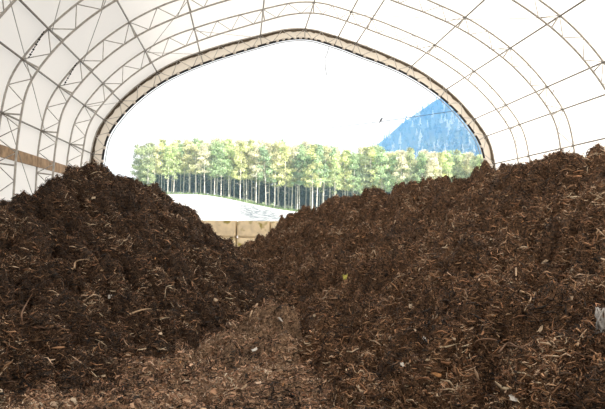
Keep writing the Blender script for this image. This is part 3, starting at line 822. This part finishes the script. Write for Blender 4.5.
for a in (
    (94, 199, 6, 5, 'pale_wood', 'wood_chip', 'pale pinkish wood chip near the peak of the left heap', 'wood chip'),
    (111, 297, 4, 5, 'white_scrap', 'scrap', 'small white scrap on the lower slope of the left heap', 'scrap'),
    (160, 338, 5, 4, 'pale_wood', 'wood_chip', 'pale wood chip at the toe of the left heap', 'wood chip'),
    (128, 356, 6, 4, 'pale_wood', 'wood_chip', 'tan wood chip on the floor below the left heap', 'wood chip'),
    (104, 378, 6, 3, 'pale_wood', 'wood_chip', 'flat tan wood chip at the lower left of the floor', 'wood chip'),
    (19, 344, 6, 4, 'pale_wood', 'wood_chip', 'tan wood chip low at the left edge', 'wood chip'),
    (346, 277, 8, 8, 'lichen', 'lichen_clump', 'yellow green lichen clump on the right heap slope', 'lichen'),
    (281, 323, 7, 3, 'white_scrap', 'scrap', 'curled white scrap on the clod in the middle', 'scrap', None, -.9),
    (254, 351, 9, 4, 'white_scrap', 'scrap', 'white scrap lying on the floor near the centre', 'scrap', None, .7),
    (315, 317, 5, 4, 'pale_wood', 'wood_chip', 'pale wood chip just right of the middle clod', 'wood chip'),
    (215, 302, 5, 6, 'pale_wood', 'wood_chip', 'upright tan wood chip between the heaps', 'wood chip'),
    (225, 324, 7, 4, 'pale_wood', 'wood_chip', 'tan wood chip left of the middle clod', 'wood chip', None, .6),
    (424, 341, 5, 8, 'white_scrap', 'scrap', 'white scrap on the lower right heap', 'scrap', None, .5),
    (402, 367, 5, 6, 'white_scrap', 'scrap', 'white scrap low on the right heap, left of the orange chip', 'scrap'),
    (437, 381, 15, 7, 'orange_wood', 'wood_chip', 'orange brown wood chip at the bottom right', 'wood chip', None, -.5),
    (414, 331, 5, 4, 'pale_wood', 'wood_chip', 'small pale wood chip left on the lower right heap', 'wood chip'),
    (545, 262, 9, 4, 'pale_wood', 'wood_chip', 'pale wood chip high on the right part of the right heap', 'wood chip', None, .5),
    (438, 318, 8, 3, 'pale_wood', 'wood_chip', 'tan wood chip in the middle of the right heap', 'wood chip', None, .4),
    (453, 340, 6, 5, 'pale_wood', 'wood_chip', 'tan wood chip above the curved root', 'wood chip'),
    (571, 299, 5, 7, 'pale_wood', 'wood_chip', 'upright pale chip on the right heap near the right edge', 'wood chip'),
    (412, 307, 6, 9, 'pale_wood', 'wood_chip', 'narrow tan chip on the left flank of the right heap', 'wood chip', None, 1.2),
    (515, 402, 6, 12, 'white_scrap', 'scrap', 'pale scrap at the bottom edge on the right', 'scrap', None, 1.4),
    (540, 331, 11, 5, 'pale_wood', 'wood_chip', 'forked pale chip on the right heap', 'wood chip', None, .9)):
    chip(*a)
# many small pale bits that nothing tells apart
rc = random.Random(21)
for (x0, x1, y0, y1, n, lab, grp) in ((5, 200, 205, 340, 26, 'small pale bark bit on the left heap', 'pale bits on the left heap'),
                                      (330, 600, 190, 400, 60, 'small pale bark bit on the right heap', 'pale bits on the right heap'),
                                      (90, 330, 350, 405, 26, 'small pale bark bit on the brown floor', 'pale bits on the floor')):
    for k in range(n):
        s = rc.uniform(1.6, 3.2)
        chip(rc.uniform(x0, x1), rc.uniform(y0, y1), s * 1.7, s * .65, rc.choice(('pale_wood', 'tan_wood', 'tan_wood', 'orange_wood')), 'bark_bit', lab, 'bark bit', grp, rc.uniform(-1.5, 1.5))
stick([(257, 306), (254, 315), (251, 326)], 1.1, 'pale_twig', 'twig', 'pale curved twig standing left of the middle clod', 'twig', .04)
stick([(475, 352), (482, 346), (495, 344), (510, 348), (524, 353), (528, 357)], 1.5, 'twig', 'root', 'curved brown root looped on the lower right heap', 'root', .05)
stick([(504, 357), (512, 352), (524, 352), (531, 347)], 1.2, 'twig', 'root', 'short root crossing the curved one on the right heap', 'root', .05)
stick([(574, 351), (579, 344), (584, 335)], 1.3, 'pale_twig', 'stick', 'pale stick leaning near the right edge', 'stick', .04)
stick([(516, 274), (516, 286)], 1.1, 'pale_twig', 'stick', 'upright pale splinter on the upper right heap', 'stick', .05)
stick([(520, 295), (526, 301), (529, 313)], 1.3, 'pale_twig', 'stick', 'bent pale splinter in the middle of the right heap', 'stick', .04)
stick([(22, 330), (19, 318), (24, 304), (36, 296)], 1.1, 'twig', 'twig', 'long dark curved twig low on the left heap', 'twig', .04)
stick([(72, 272), (75, 266), (82, 262), (89, 262)], 1.0, 'pale_twig', 'twig', 'pale hooked twig on the left heap', 'twig', .04)
stick([(128, 317), (138, 313), (150, 311), (158, 313)], 1.0, 'pale_twig', 'twig', 'pale straw lying low on the left heap', 'twig', .03)
stick([(475, 332), (480, 325), (489, 316)], 1.0, 'twig', 'stick', 'dark thin stick on the lower right heap', 'stick', .05)
fb = hit(601, 324)
fbm_ = empty('fibre_bundle', tuple(fb), 'pale grey bundle of torn fibre at the right edge', 'fibre bundle')
for k in range(14):
    r = random.Random(k); kx = fb.y / FPX
    mb = MB(); x0 = r.uniform(-6, 7) * kx; P = [RIGHT * (x0 + r.uniform(-2, 2) * kx) + UP * ((-16 + 32 * j / 4) * kx) - FWD * (.05 + .03 * math.sin(j + k)) + RIGHT * (2.5 * kx * math.sin(j * .8 + k)) for j in range(5)]
    mb.tube([tuple(p) for p in P], [.5 * kx, 1.3 * kx, 1.5 * kx, 1.2 * kx, .4 * kx], 5); mb.build('strand', M['grey_fibre'], fbm_, True)

# ------------------------------------------------------------------ light and camera
w = bpy.data.worlds.new('sky'); SC.world = w; w.use_nodes = True
bg = w.node_tree.nodes['Background']; bg.inputs[0].default_value = (.95, .975, 1.0, 1); bg.inputs[1].default_value = SKY
sun = bpy.data.lights.new('sun', 'SUN'); sun.energy = SUN; sun.angle = math.radians(.6); sun.color = (1, .955, .89)
so = bpy.data.objects.new('sun', sun); COL.objects.link(so)
sd = Vector(SUNDIR).normalized(); so.rotation_euler = sd.to_track_quat('Z', 'Y').to_euler(); so.location = (30, -20, 40)

cam = bpy.data.cameras.new('camera'); co = bpy.data.objects.new('camera', cam); COL.objects.link(co)
cam.sensor_width = 36; cam.sensor_fit = 'HORIZONTAL'; cam.lens = FPX / 605 * 36; cam.clip_end = 6000; cam.clip_start = .1
R = Matrix((RIGHT, UP, -FWD)).transposed(); co.matrix_world = Matrix.Translation((0, 0, EYE)) @ R.to_4x4()
SC.camera = co
SC.view_settings.view_transform = 'Standard'; SC.view_settings.look = 'None'; SC.view_settings.gamma = 1
SC.view_settings.use_curve_mapping = False
SC.view_settings.exposure = EXPO
SC.cycles.use_denoising = True
SC.cycles.max_bounces = 8; SC.cycles.diffuse_bounces = 5; SC.cycles.transmission_bounces = 6; SC.cycles.volume_bounces = 1
SC.cycles.use_adaptive_sampling = False
